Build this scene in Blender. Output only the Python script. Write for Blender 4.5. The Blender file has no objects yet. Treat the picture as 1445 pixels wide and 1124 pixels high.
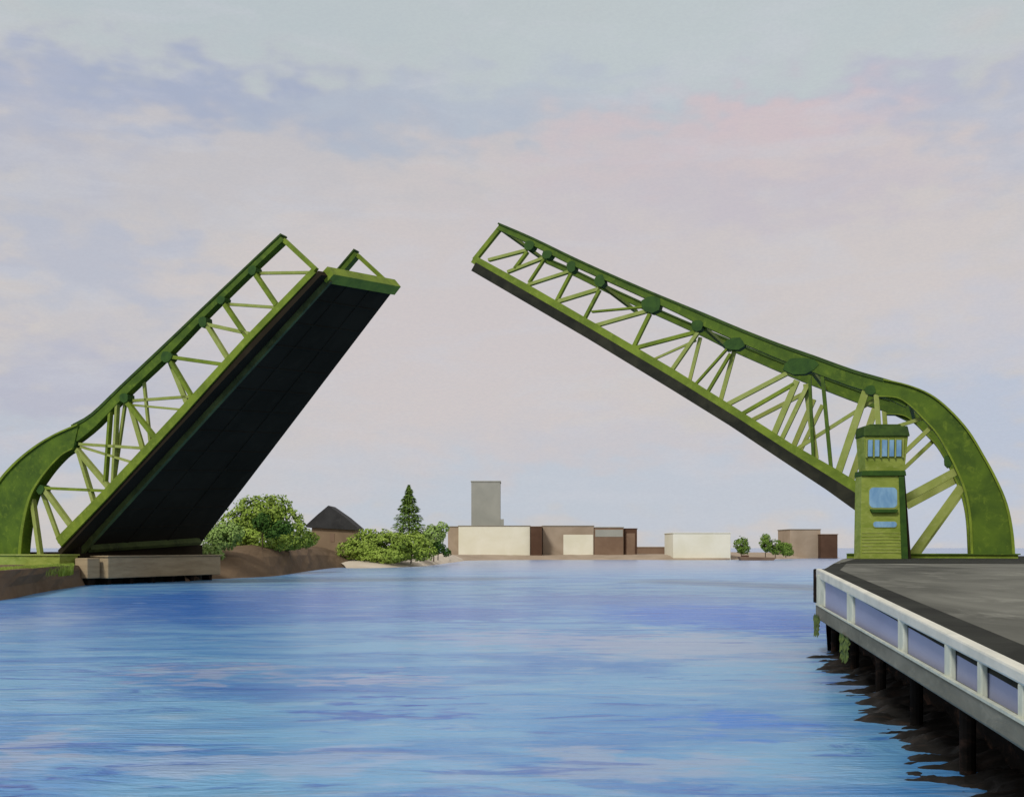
import bpy, math, random
from mathutils import Vector, noise as mnoise
random.seed(7)
C = bpy.context.scene.collection
scene = bpy.context.scene

# ---------------------------------------------------------------- camera, world, sun
F, CX, YH, CAMH = 1600.0, 722.5, 772.0, 5.0
cam = bpy.data.cameras.new('camera'); camo = bpy.data.objects.new('camera', cam); C.objects.link(camo)
camo.location = (0, 0, CAMH); camo.rotation_euler = (math.radians(90), 0, 0)
cam.sensor_width = 36; cam.lens = F/1445*36; cam.shift_y = (YH-562)/1445
cam.clip_start = 0.5; cam.clip_end = 12000
scene.camera = camo
scene.view_settings.view_transform = 'Standard'; scene.view_settings.look = 'None'
scene.view_settings.exposure = 0.0; scene.view_settings.gamma = 1.0

def lin(c):
    r = []
    for v in c:
        v /= 255.0
        r.append(v/12.92 if v <= 0.04045 else ((v+0.055)/1.055)**2.4)
    return (*r, 1.0)

SUN_EL, SUN_AZ = math.radians(42), math.radians(-150)     # azimuth clockwise from +Y: behind the camera, to the left
world = bpy.data.worlds.new('World'); scene.world = world; world.use_nodes = True
nt = world.node_tree; nt.nodes.clear()
class G:
    """tiny helper to chain shader nodes"""
    def __init__(s, tree): s.t = tree; s.n = tree.nodes; s.l = tree.links
    def node(s, typ, **kw):
        nd = s.n.new(typ)
        for k, v in kw.items(): setattr(nd, k, v)
        return nd
    def put(s, sock, v):
        if isinstance(v, bpy.types.NodeSocket): s.l.new(v, sock)
        else: sock.default_value = v
    def math(s, op, a, b=0.0, c=0.0, clamp=False):
        nd = s.node('ShaderNodeMath', operation=op, use_clamp=clamp)
        s.put(nd.inputs[0], a); s.put(nd.inputs[1], b); s.put(nd.inputs[2], c)
        return nd.outputs[0]
    def mix(s, f, a, b):
        nd = s.node('ShaderNodeMix', data_type='RGBA')
        s.put(nd.inputs[0], f); s.put(nd.inputs[6], a); s.put(nd.inputs[7], b)
        return nd.outputs[2]
    def noise(s, vec, scale, detail=3, rough=0.5, dist=0.0):
        nd = s.node('ShaderNodeTexNoise')
        s.put(nd.inputs['Vector'], vec); s.put(nd.inputs['Scale'], scale)
        nd.inputs['Detail'].default_value = detail; nd.inputs['Roughness'].default_value = rough
        nd.inputs['Distortion'].default_value = dist
        return nd.outputs[0]
    def mapping(s, vec, scale=(1, 1, 1), rot=(0, 0, 0)):
        nd = s.node('ShaderNodeMapping'); s.put(nd.inputs[0], vec)
        nd.inputs['Scale'].default_value = scale; nd.inputs['Rotation'].default_value = rot
        return nd.outputs[0]
    def ramp(s, f, lo, hi):
        nd = s.node('ShaderNodeMapRange', interpolation_type='SMOOTHSTEP')
        s.put(nd.inputs[0], f); nd.inputs[1].default_value = lo; nd.inputs[2].default_value = hi
        return nd.outputs[0]
    def gauss(s, x, y, x0, y0, sx, sy):
        a = s.math('DIVIDE', s.math('SUBTRACT', x, x0), sx); b = s.math('DIVIDE', s.math('SUBTRACT', y, y0), sy)
        r = s.math('ADD', s.math('MULTIPLY', a, a), s.math('MULTIPLY', b, b))
        return s.math('POWER', 2.718, s.math('MULTIPLY', r, -1.0))
g = G(nt)
geo = g.node('ShaderNodeTexCoord'); D = geo.outputs['Generated']
# soft brushed overcast: the direction is wobbled by noise, then cloud banks lie at their own azimuth / elevation
nz = g.node('ShaderNodeTexNoise'); g.put(nz.inputs['Vector'], g.mapping(D, (5, 5, 11))); nz.inputs['Detail'].default_value = 2.2
nz.inputs['Roughness'].default_value = 0.52
wob = g.node('ShaderNodeVectorMath', operation='MULTIPLY_ADD')
g.put(wob.inputs[0], nz.outputs[1]); wob.inputs[1].default_value = (0.28, 0.28, 0.10); wob.inputs[2].default_value = (-0.14, -0.14, -0.05)
sep = g.node('ShaderNodeSeparateXYZ'); g.put(sep.inputs[0], D)
sw = g.node('ShaderNodeSeparateXYZ'); g.put(sw.inputs[0], wob.outputs[0])
az = g.math('ADD', g.math('ARCTAN2', sep.outputs[0], sep.outputs[1]), sw.outputs[0])
el = g.math('ADD', g.math('ARCSINE', sep.outputs[2]), sw.outputs[2])
n1 = g.noise(g.mapping(D, (2.2, 2.2, 7)), 1.6, 4, 0.55, 0.4)
n2 = g.noise(g.mapping(D, (4, 4, 16)), 2.3, 5, 0.6, 0.6)
col = g.mix(g.ramp(n1, 0.35, 0.65), lin((200, 197, 197)), lin((209, 202, 198)))
def aze(px, py):
    a = math.atan((px-CX)/F); return a, math.atan((YH-py)/F*math.cos(a))
BL = [ # px, py, half-width, half-height in the photograph's pixels, colour, amount
 (722, 20, 1500, 95, (187, 200, 205), .95), (300, 5, 300, 60, (181, 195, 203), .6), (1010, 90, 340, 75, (190, 203, 208), .8),
 (250, 140, 300, 42, (156, 170, 201), .95), (70, 190, 120, 70, (168, 178, 205), .8), (560, 175, 170, 48, (170, 182, 203), .85),
 (760, 150, 220, 45, (176, 189, 208), .7), (1250, 150, 240, 42, (174, 182, 207), .85), (1440, 210, 90, 60, (172, 184, 210), .7),
 (330, 250, 260, 60, (194, 192, 199), .8), (120, 370, 150, 60, (176, 185, 208), .75), (60, 540, 130, 60, (176, 180, 204), .8),
 (260, 520, 160, 60, (186, 190, 208), .5), (30, 650, 90, 55, (176, 193, 216), .9),
 (1060, 190, 190, 42, (214, 193, 198), .85), (1130, 250, 240, 50, (211, 199, 201), .9), (880, 240, 170, 60, (203, 190, 199), .7),
 (1080, 290, 220, 40, (190, 185, 202), .75), (840, 300, 150, 42, (192, 190, 205), .6), (1250, 380, 260, 90, (212, 203, 202), .85),
 (760, 380, 330, 120, (208, 199, 201), .8), (620, 520, 300, 130, (209, 200, 202), .85), (900, 640, 330, 50, (200, 197, 206), .8),
 (700, 705, 420, 52, (187, 199, 216), .9), (450, 660, 170, 50, (199, 199, 208), .7), (1060, 700, 230, 50, (190, 199, 215), .8),
 (1360, 600, 130, 110, (180, 194, 220), .85), (1420, 460, 110, 60, (200, 200, 213), .6), (1310, 720, 120, 60, (186, 198, 220), .85),
 (150, 640, 140, 40, (206, 198, 205), .5),
]
for px, py, wx, wy, c, amt in BL:
    a, e = aze(px, py); c = tuple(.8*p+.2*q for p, q in zip(c, (206, 201, 193)))
    m = g.math('MULTIPLY', g.ramp(g.gauss(az, el, a, e, wx/F*1.15, wy/F*1.15), 0.05, 0.95), amt)
    col = g.mix(m, col, lin(c))
col = g.mix(g.math('MULTIPLY', g.ramp(n2, 0.46, 0.72), 0.35), col, lin((204, 206, 214)))
fine = g.noise(g.mapping(D, (60, 60, 150)), 5, 3, 0.7)
col = g.mix(g.math('MULTIPLY', g.ramp(fine, 0.3, 0.7), 0.12), col, lin((165, 168, 182)))
sky = g.node('ShaderNodeTexSky', sky_type='NISHITA'); sky.sun_disc = False
sky.sun_elevation = SUN_EL; sky.sun_rotation = SUN_AZ
b1 = g.node('ShaderNodeBackground'); g.put(b1.inputs[0], sky.outputs[0]); b1.inputs[1].default_value = 0.1
b2 = g.node('ShaderNodeBackground'); g.put(b2.inputs[0], col); b2.inputs[1].default_value = 1.0
mx = g.node('ShaderNodeMixShader'); mx.inputs[0].default_value = 0.97
g.l.new(b1.outputs[0], mx.inputs[1]); g.l.new(b2.outputs[0], mx.inputs[2])
wo = g.node('ShaderNodeOutputWorld'); g.l.new(mx.outputs[0], wo.inputs[0])

sl = bpy.data.lights.new('sun', 'SUN'); sl.energy = 2.0; sl.angle = math.radians(10); sl.color = (1, .96, .9)
so = bpy.data.objects.new('sun', sl); C.objects.link(so); so.location = (-50, -50, 80)
sd = Vector((math.sin(SUN_AZ)*math.cos(SUN_EL), math.cos(SUN_AZ)*math.cos(SUN_EL), math.sin(SUN_EL)))
so.rotation_euler = sd.to_track_quat('Z', 'Y').to_euler()

# ---------------------------------------------------------------- materials
def material(name, cols, scale=1.0, stretch=(1, 1, 1), rough=.7, bump=.15, spec=.3, island=0.0, dist=.5, rot=(0, 0, 0), lo=.25, hi=.75):
    """brushed, weathered surface: two or three paint tones broken up by stretched noise"""
    m = bpy.data.materials.new(name); m.use_nodes = True
    h = G(m.node_tree); bs = h.n['Principled BSDF']
    tc = h.node('ShaderNodeTexCoord').outputs['Object']
    v = h.mapping(tc, stretch, rot)
    na = h.noise(v, scale, 5, .6, dist); nb = h.noise(v, scale*3.7, 4, .65, dist)
    c = h.mix(h.ramp(na, lo, hi), lin(cols[0]), lin(cols[1]))
    if len(cols) > 2: c = h.mix(h.math('MULTIPLY', h.ramp(nb, .5, .8), .6), c, lin(cols[2]))
    if island:
        gm = h.node('ShaderNodeNewGeometry')
        c2 = h.mix(gm.outputs['Random Per Island'], lin(cols[0]), lin(cols[-1]))
        c = h.mix(island, c, c2)
    h.put(bs.inputs['Base Color'], c)
    bs.inputs['Roughness'].default_value = rough; bs.inputs['Specular IOR Level'].default_value = spec
    if bump:
        bp = h.node('ShaderNodeBump'); bp.inputs['Strength'].default_value = bump; bp.inputs['Distance'].default_value = .1
        h.put(bp.inputs['Height'], nb); h.l.new(bp.outputs[0], bs.inputs['Normal'])
    return m
M = {}
M['green_dark'] = material('dark green bridge paint', [(56, 82, 14), (88, 114, 22), (120, 142, 38)], .35)
M['green_mid'] = material('green bridge paint', [(92, 112, 26), (124, 144, 40), (146, 162, 64)], .4)
M['green_pale'] = material('pale green bridge paint', [(132, 146, 62), (156, 166, 90), (172, 178, 118)], .4)
M['green_gusset'] = material('gusset paint', [(36, 68, 18), (56, 90, 24)], .8)
M['green_tower'] = material('control tower paint', [(116, 134, 44), (150, 164, 74), (172, 182, 108)], .5, (1, 1, 2.5))
M['green_roof'] = material('control tower roof paint', [(34, 58, 14), (62, 88, 24)], .8)
M['deck_black'] = material('dark steel underside', [(40, 35, 26), (50, 44, 34), (56, 50, 38)], .12, (1, 1, 1), .95, .1, .03)
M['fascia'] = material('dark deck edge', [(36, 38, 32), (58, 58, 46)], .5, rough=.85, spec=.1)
M['olive_line'] = material('olive stringer paint', [(44, 54, 26), (84, 96, 48), (104, 112, 66)], .25)
M['glass'] = material('blue window', [(104, 150, 190), (142, 184, 212)], 1.2, (1, 1, .5), .35, .05, .5)
M['asphalt'] = material('worn grey quay paving', [(66, 67, 61), (116, 117, 108), (150, 151, 140)], .16, (1, .5, 1), .9, .2, .15, rot=(0, 0, .35))
M['asphalt_dark'] = material('dark asphalt', [(32, 33, 30), (56, 58, 52)], .3, rough=.9, spec=.1)
M['rail'] = material('white painted railing', [(222, 221, 206), (198, 199, 186), (230, 229, 218)], 1.1, (1, .4, 1), .6, .12)
M['post'] = material('pale green white post paint', [(208, 212, 194), (176, 182, 166), (220, 222, 206)], 1.6, (1, 1, .5), .6, .12)
M['waler'] = material('weathered concrete waler', [(128, 127, 112), (92, 92, 78), (152, 151, 134)], .7, (1, .25, 1), .8, .25)
M['panel'] = material('violet grey bulkhead', [(150, 156, 184), (162, 168, 194)], .5, (1, .3, 1), .7, .1)
M['wet'] = material('wet black bulkhead', [(18, 17, 15), (40, 35, 30), (108, 80, 64)], .4, (1, .5, 1.6), .9, .3, .04)
M['weed'] = material('green weed', [(62, 84, 26), (96, 112, 48)], 2)
M['timber'] = material('tan timber fender', [(152, 134, 104), (176, 158, 126), (128, 112, 86)], .5, (.4, .4, 3), .85, .3)
M['earth'] = material('brown river bank', [(96, 80, 62), (116, 98, 78), (130, 112, 90)], .12, (1, 1, 2), .95, .4, .1)
M['sand'] = material('pale sand', [(182, 170, 150), (204, 194, 176)], .1, rough=.95, bump=.2)
M['cream'] = material('cream wall', [(222, 219, 196), (232, 230, 212)], .12, rough=.9, bump=.1)
M['tan'] = material('tan wall', [(150, 134, 114), (172, 156, 136)], .12, rough=.9, bump=.1)
M['brown'] = material('brown wall', [(118, 96, 78), (138, 116, 96)], .12, rough=.9, bump=.1)
M['dark_brown'] = material('dark brown wall', [(74, 52, 38), (92, 68, 52)], .12, rough=.9, bump=.1)
M['grey'] = material('grey concrete', [(148, 150, 142), (162, 163, 154)], .1, rough=.9, bump=.1)
M['roof_grey'] = material('grey flat roof', [(150, 144, 130), (134, 128, 116)], .1, rough=.9, bump=.1)
M['slate'] = material('dark slate roof', [(42, 42, 42), (58, 58, 58), (72, 72, 70)], .3, rough=.8)
M['house_wall'] = material('brown plaster', [(124, 106, 84), (142, 122, 98)], .2, rough=.9, bump=.1)
M['quay_shade'] = material('black quay shade', [(22, 21, 18), (30, 28, 25), (70, 56, 47)], .5, (.5, 1.5, 1), .6, .4, .25)  # black tone standing in for shade and reflection under the quay
M['bark'] = material('bark', [(64, 50, 36), (84, 68, 50)], 1)
M['leaf_a'] = material('yellow green foliage', [(112, 140, 44), (148, 172, 72), (170, 188, 98)], .16, rough=.8, bump=0, spec=.15, island=.45)  # yellow-green leaf tones, varied by noise and per leaf
M['leaf_b'] = material('dark foliage', [(50, 84, 32), (72, 108, 42), (92, 124, 56)], .2, rough=.8, bump=0, spec=.15, island=.45)
M['leaf_c'] = material('pale foliage', [(124, 156, 72), (156, 182, 104), (172, 194, 124)], .16, rough=.8, bump=0, spec=.15, island=.45)
M['leaf_d'] = material('conifer foliage', [(84, 116, 40), (116, 146, 60), (136, 160, 80)], .3, rough=.8, bump=0, spec=.15, island=.45)

# ---------------------------------------------------------------- mesh helpers
class MB:
    def __init__(s): s.v = []; s.f = []
    def quad(s, a, b, c, d):
        n = len(s.v); s.v += [tuple(a), tuple(b), tuple(c), tuple(d)]; s.f.append((n, n+1, n+2, n+3))
    def hexa(s, p):  # 8 points: bottom ring 0-3, top ring 4-7
        n = len(s.v); s.v += [tuple(q) for q in p]
        for f in ((0, 3, 2, 1), (4, 5, 6, 7), (0, 1, 5, 4), (1, 2, 6, 5), (2, 3, 7, 6), (3, 0, 4, 7)):
            s.f.append(tuple(n+i for i in f))
    def box(s, x0, x1, y0, y1, z0, z1, rot=0.0, o=(0, 0)):
        c, k = math.cos(rot), math.sin(rot)
        def R(x, y, z): return (o[0]+c*x-k*y, o[1]+k*x+c*y, z)
        s.hexa([R(x0, y0, z0), R(x1, y0, z0), R(x1, y1, z0), R(x0, y1, z0), R(x0, y0, z1), R(x1, y0, z1), R(x1, y1, z1), R(x0, y1, z1)])
    def loft(s, rings, closed=True):  # rings of equal length
        n = len(s.v); k = len(rings[0])
        for r in rings: s.v += [tuple(p) for p in r]
        for i in range(len(rings)-1):
            for j in range(k):
                a, b = n+i*k+j, n+i*k+(j+1) % k
                s.f.append((a, b, b+k, a+k))
        s.f.append(tuple(n+j for j in range(k-1, -1, -1))); s.f.append(tuple(n+(len(rings)-1)*k+j for j in range(k)))
    def build(s, name, mat, parent=None, bevel=0.0, smooth=False):
        me = bpy.data.meshes.new(name); me.from_pydata(s.v, [], s.f); me.update()
        import bmesh
        if not smooth:
            bm = bmesh.new(); bm.from_mesh(me); bmesh.ops.recalc_face_normals(bm, faces=bm.faces); bm.to_mesh(me); bm.free()
        o = bpy.data.objects.new(name, me); C.objects.link(o); me.materials.append(M[mat])
        if smooth:
            for p in me.polygons: p.use_smooth = True
        if parent:
            o.parent = parent; wm = Vector((0, 0, 0)); q = parent
            while q: wm += q.location; q = q.parent
            o.location = -wm
        if bevel:
            b = o.modifiers.new('bevel', 'BEVEL'); b.width = bevel; b.segments = 2
        return o
def empty(name, loc, label, cat, group=None):
    o = bpy.data.objects.new(name, None); C.objects.link(o); o.location = loc; o.empty_display_size = 1
    tag(o, label, cat, group); return o
def tag(o, label=None, cat=None, group=None, kind=None):
    if label: o['label'] = label
    if cat: o['category'] = cat
    if group: o['group'] = group
    if kind: o['kind'] = kind
    return o
def at(px, py, d):   # a point seen in the photograph at px, py standing d metres away
    return Vector(((px-CX)/F*d, d, CAMH-(py-YH)/F*d))

# ---------------------------------------------------------------- bridge frame: both leaves stand on one axis
W = Vector((0.357, 0.934, 0)).normalized()      # across the bridge
U = Vector((W.y, -W.x, 0))                       # along the bridge, left bank to right bank
A0 = at(88, 770, 150); A0.z = 0
def plane(px, py):   # photo point -> (s, z) on the vertical plane of the near truss
    t = (px-CX)/F
    s = (t*A0.y-A0.x)/(U.x-t*U.y)
    d = A0.y+U.y*s
    return s, CAMH-(py-YH)/F*d
def mper(px):        # metres per photo pixel there
    return (A0.y+U.y*plane(px, YH)[0])/F
def w3(s, z, w=0.0): return A0+U*s+W*w+Vector((0, 0, z))

def extrude(mb, outer, inner, tf, w0, w1):
    """strip between two polylines in the truss plane, given thickness across the bridge"""
    n = len(outer)
    for i in range(n-1):
        o0, o1, i0, i1 = outer[i], outer[i+1], inner[i], inner[i+1]
        mb.hexa([tf(*i0, w0), tf(*i1, w0), tf(*i1, w1), tf(*i0, w1), tf(*o0, w0), tf(*o1, w0), tf(*o1, w1), tf(*o0, w1)])
def strip(mb, outer, inner, tf, w0, w1):
    n = len(outer); k = len(mb.v)
    for i in range(n):
        mb.v += [tuple(tf(*outer[i], w0)), tuple(tf(*inner[i], w0)), tuple(tf(*inner[i], w1)), tuple(tf(*outer[i], w1))]
    for i in range(n-1):
        a = k+4*i; b = a+4
        for j in range(4): mb.f.append((a+j, a+(j+1) % 4, b+(j+1) % 4, b+j))
    mb.f.append((k+3, k+2, k+1, k)); e = k+4*(n-1); mb.f.append((e, e+1, e+2, e+3))
def ribbon(mb, pts, widths, tf, w0, w1):
    """pts in photo pixels, widths in photo pixels"""
    P = [plane(*p) for p in pts]; Wd = [w*mper(p[0]) for w, p in zip(widths, pts)]
    out, inn = [], []
    for i in range(len(P)):
        a = Vector(P[max(i-1, 0)]); b = Vector(P[min(i+1, len(P)-1)]); d = (b-a).normalized(); n = Vector((-d.y, d.x))
        c = Vector(P[i]); out.append(tuple(c+n*Wd[i]/2)); inn.append(tuple(c-n*Wd[i]/2))
    strip(mb, out, inn, tf, w0, w1)
def smooth_line(pts, k=4):
    """catmull-rom refinement"""
    r = []
    for i in range(len(pts)-1):
        p0, p1, p2, p3 = pts[max(i-1, 0)], pts[i], pts[i+1], pts[min(i+2, len(pts)-1)]
        for j in range(k):
            t = j/k
            r.append(tuple(.5*(2*p1[q]+(p2[q]-p0[q])*t+(2*p0[q]-5*p1[q]+4*p2[q]-p3[q])*t*t+(3*p1[q]-p0[q]-3*p2[q]+p3[q])*t**3) for q in range(len(p1))))
    r.append(pts[-1]); return r

def truss(root, tf, chordt, top, topw, bot, botw, webs, gussets, seg_o, seg_i, pale=False, members=True):
    """one truss of a leaf: chords, rolling segment, web members, gussets"""
    mb = MB()
    tp = smooth_line([(x, y, w) for (x, y), w in zip(top, topw)], 3)
    ribbon(mb, [(p[0], p[1]) for p in tp], [p[2] for p in tp], tf, 0, chordt)
    t = mb.build('top_chord', 'green_dark', root)
    fl = MB()    # cover plate riveted along the outer edge of the chord
    ribbon(fl, [(p[0], p[1]-p[2]*.42) for p in tp], [p[2]*.16+.8 for p in tp], tf, -.12, chordt+.12)
    fl.build('cover_plate', 'green_roof', t)
    mb = MB(); ribbon(mb, bot, botw, tf, .02, chordt-.02); b = mb.build('bottom_chord', 'green_mid', root)
    mb = MB(); strip(mb, [plane(*p) for p in smooth_line(seg_o)], [plane(*p) for p in smooth_line(seg_i)], tf, -.15, chordt+.15)
    sg = mb.build('rolling_segment', 'green_dark', root)
    mb = MB()    # stiffening ribs and rim of the segment
    so_, si_ = smooth_line(seg_o), smooth_line(seg_i)
    rim = [(o[0]*.93+i[0]*.07, o[1]*.93+i[1]*.07) for o, i in zip(so_, si_)]
    strip(mb, [plane(*p) for p in so_], [plane(*p) for p in rim], tf, -.4, -.16)
    rim2 = [(o[0]*.06+i[0]*.94, o[1]*.06+i[1]*.94) for o, i in zip(so_, si_)]
    strip(mb, [plane(*p) for p in rim2], [plane(*p) for p in si_], tf, -.35, -.16)
    mb.build('rim', 'green_mid', sg)
    for (x0, y0, x1, y1, wd, kind) in webs:
        mb = MB(); q0, q1 = (.08, chordt*.6) if kind != 'p' else (chordt*.65, chordt-.06)
        ribbon(mb, [(x0, y0), (x1, y1)], [wd, wd], tf, q0, q1)
        mb.build('web_member', {'p': 'green_pale', 'm': 'green_mid', 'l': 'green_pale', 'd': 'green_dark'}[kind], t)
    for (x, y, rx, ry) in gussets:
        mb = MB(); s0, z0 = plane(x, y); k = mper(x)
        n = 9; ph = random.random()
        ring = [(s0+rx*k*math.cos(6.283*j/n+ph)*(1+.12*math.sin(3*j)), z0+ry*k*math.sin(6.283*j/n+ph)*(1+.1*math.cos(2*j))) for j in range(n)]
        mb.loft([[tf(*p, -.06) for p in ring], [tf(*p, chordt+.06) for p in ring]])
        mb.build('gusset_plate', 'green_gusset', t)

# ---- left leaf
LA, LC = plane(84, 768), plane(446, 380)
axis = Vector((LC[0]-LA[0], LC[1]-LA[1])); LLEN = axis.length; axis.normalize()
a3 = U*axis.x+Vector((0, 0, axis.y))
n3 = U*axis.y-Vector((0, 0, axis.x))           # normal of the underside (towards the channel)
def solve_far(base, px, py):
    """width w and run-on k so that base + w*W + k*a3 is seen at px, py"""
    tx, tz = (px-CX)/F, -(py-YH)/F
    # (x+wWx+k ax) - tx (y+w Wy + k ay)=0 ; (z-h + k az) - tz(...)=0
    x, y, z = base.x, base.y, base.z-CAMH
    a11, a12, b1_ = W.x-tx*W.y, a3.x-tx*a3.y, -(x-tx*y)
    a21, a22, b2_ = -tz*W.y, a3.z-tz*a3.y, -(z-tz*y)
    det = a11*a22-a12*a21
    return (b1_*a22-a12*b2_)/det, (a11*b2_-a21*b1_)/det
PA, PC = w3(*LA), w3(*LC)
WB, KB = solve_far(PA, 282, 756); WD, KD = solve_far(PC, 552, 400)
print('left leaf length %.1f width %.1f -> %.1f skew %.1f %.1f' % (LLEN, WB, WD, KB, KD))
def left_far(s, z, w=0.0):   # maps the near truss onto the far side of the slightly tapering deck
    t = ((s-LA[0])*axis.x+(z-LA[1])*axis.y)/LLEN
    return w3(s, z)+W*(WB+(WD-WB)*t+w-1.3)+a3*(KB+(KD-KB)*t)
def deckpt(t, v, n=0.0):     # t along the leaf, v across (0 near truss, 1 far truss), n below
    return PA+a3*(t*LLEN)+W*((WB+(WD-WB)*t)*v)+a3*((KB+(KD-KB)*t)*v)+n3*n

left = empty('drawbridge_leaf', w3(plane(30, 790)[0], 4.0), 'raised green drawbridge leaf on the left bank with its black underside in view', 'drawbridge', 'leaves of the open drawbridge')
L_top = [(x+.69*w/2, 331+.944*(393-x)+.73*w/2) for x, w in ((393, 11), (350, 11), (306, 12), (280, 13), (226, 17), (166, 17), (124, 20))]+[(104, 611)]
L_topw = [11, 11, 12, 13, 17, 17, 20, 26]
L_bot = [(442, 382), (347, 480), (251, 586), (150, 695), (82, 765)]
L_botw = [9, 10, 12, 13, 15]
L_web = [(399, 338, 444, 380, 6, 'm'), (360, 383, 440, 382, 4, 'p'), (358, 386, 388, 430, 6, 'm'), (316, 427, 390, 432, 4, 'p'),
 (315, 429, 347, 476, 6, 'm'), (290, 457, 350, 470, 5, 'l'), (290, 458, 321, 508, 6, 'l'), (238, 503, 316, 514, 5, 'm'),
 (238, 508, 270, 562, 5, 'm'), (234, 510, 257, 567, 7, 'p'), (180, 564, 262, 558, 4, 'p'), (196, 534, 206, 630, 4, 'p'),
 (176, 566, 216, 617, 6, 'm'), (176, 568, 197, 640, 7, 'p'), (154, 570, 146, 680, 4, 'm'), (163, 568, 157, 682, 4, 'l'), (170, 566, 153, 684, 4, 'p'),
 (180, 570, 254, 577, 3, 'p'), (110, 626, 203, 632, 4, 'l'), (112, 630, 188, 653, 3, 'l'), (106, 634, 150, 686, 7, 'l'), (108, 636, 131, 712, 5, 'l'),
 (58, 688, 147, 692, 4, 'm'), (60, 690, 98, 742, 7, 'l'), (53, 696, 78, 765, 6, 'p'), (43, 704, 54, 782, 6, 'l')]
L_gus = [(356, 381, 7, 7), (312, 423, 7, 6), (286, 454, 7, 8), (235, 503, 10, 8), (175, 561, 8, 7), (100, 624, 10, 9), (57, 690, 7, 7)]
L_so = [(112, 598), (80, 612), (50, 630), (20, 655), (-5, 685), (-24, 722), (-34, 760), (-37, 797)]
L_si = [(104, 634), (90, 642), (74, 658), (60, 676), (48, 696), (40, 722), (34, 758), (31, 796)]
truss(left, w3, 1.2, L_top, L_topw, L_bot, L_botw, L_web, L_gus, L_so, L_si)
truss(left, left_far, 1.1, L_top, L_topw, L_bot, L_botw, [w for w in L_web if w[5] != 'p'], L_gus, L_so, L_si)
mb = MB()
ns = 10
for i in range(ns):
    t0, t1 = i/ns, (i+1)/ns
mb.hexa([deckpt(-.02, 0.012, .9), deckpt(1, 0.012, .9), deckpt(1, 1, .9), deckpt(-.02, 1, .9), deckpt(-.02, 0.012, .2), deckpt(1, 0.012, .2), deckpt(1, 1, .2), deckpt(-.02, 1, .2)])
mb.build('road_deck', 'deck_black', left)
for i in range(1, 13):        # floor beams crossing the underside
    t = i/13
    mb = MB(); d = .12/LLEN
    mb.hexa([deckpt(t-d, .13, .98), deckpt(t+d, .13, .98), deckpt(t+d, .96, .98), deckpt(t-d, .96, .98), deckpt(t-d, .13, .85), deckpt(t+d, .13, .85), deckpt(t+d, .96, .85), deckpt(t-d, .96, .85)])
    mb.build('floor_beam', 'deck_black', left)
def longit(v, hw, n0, n1, mat, t0=-.03, t1=1.0, name='stringer'):
    mb = MB(); a, b = v-hw, v+hw
    mb.hexa([deckpt(t0, a, n1), deckpt(t1, a, n1), deckpt(t1, b, n1), deckpt(t0, b, n1), deckpt(t0, a, n0), deckpt(t1, a, n0), deckpt(t1, b, n0), deckpt(t0, b, n0)])
    return mb.build(name, mat, left)
longit(.115, .013, .88, 1.6, 'olive_line', -.045, .995)
for v in (.4, .7): longit(v, .006, .88, .99, 'deck_black')
def crossb(t, dt, n0, n1, v0, v1, mat, name):
    mb = MB()
    mb.hexa([deckpt(t-dt, v0, n1), deckpt(t+dt, v0, n1), deckpt(t+dt, v1, n1), deckpt(t-dt, v1, n1), deckpt(t-dt, v0, n0), deckpt(t+dt, v0, n0), deckpt(t+dt, v1, n0), deckpt(t-dt, v1, n0)])
    return mb.build(name, mat, left)
crossb(1.0, .014, .0, 1.35, .09, 1.01, 'green_mid', 'end_beam')
crossb(.008, .006, .9, 1.75, .14, .95, 'olive_line', 'hinge_beam')

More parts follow.
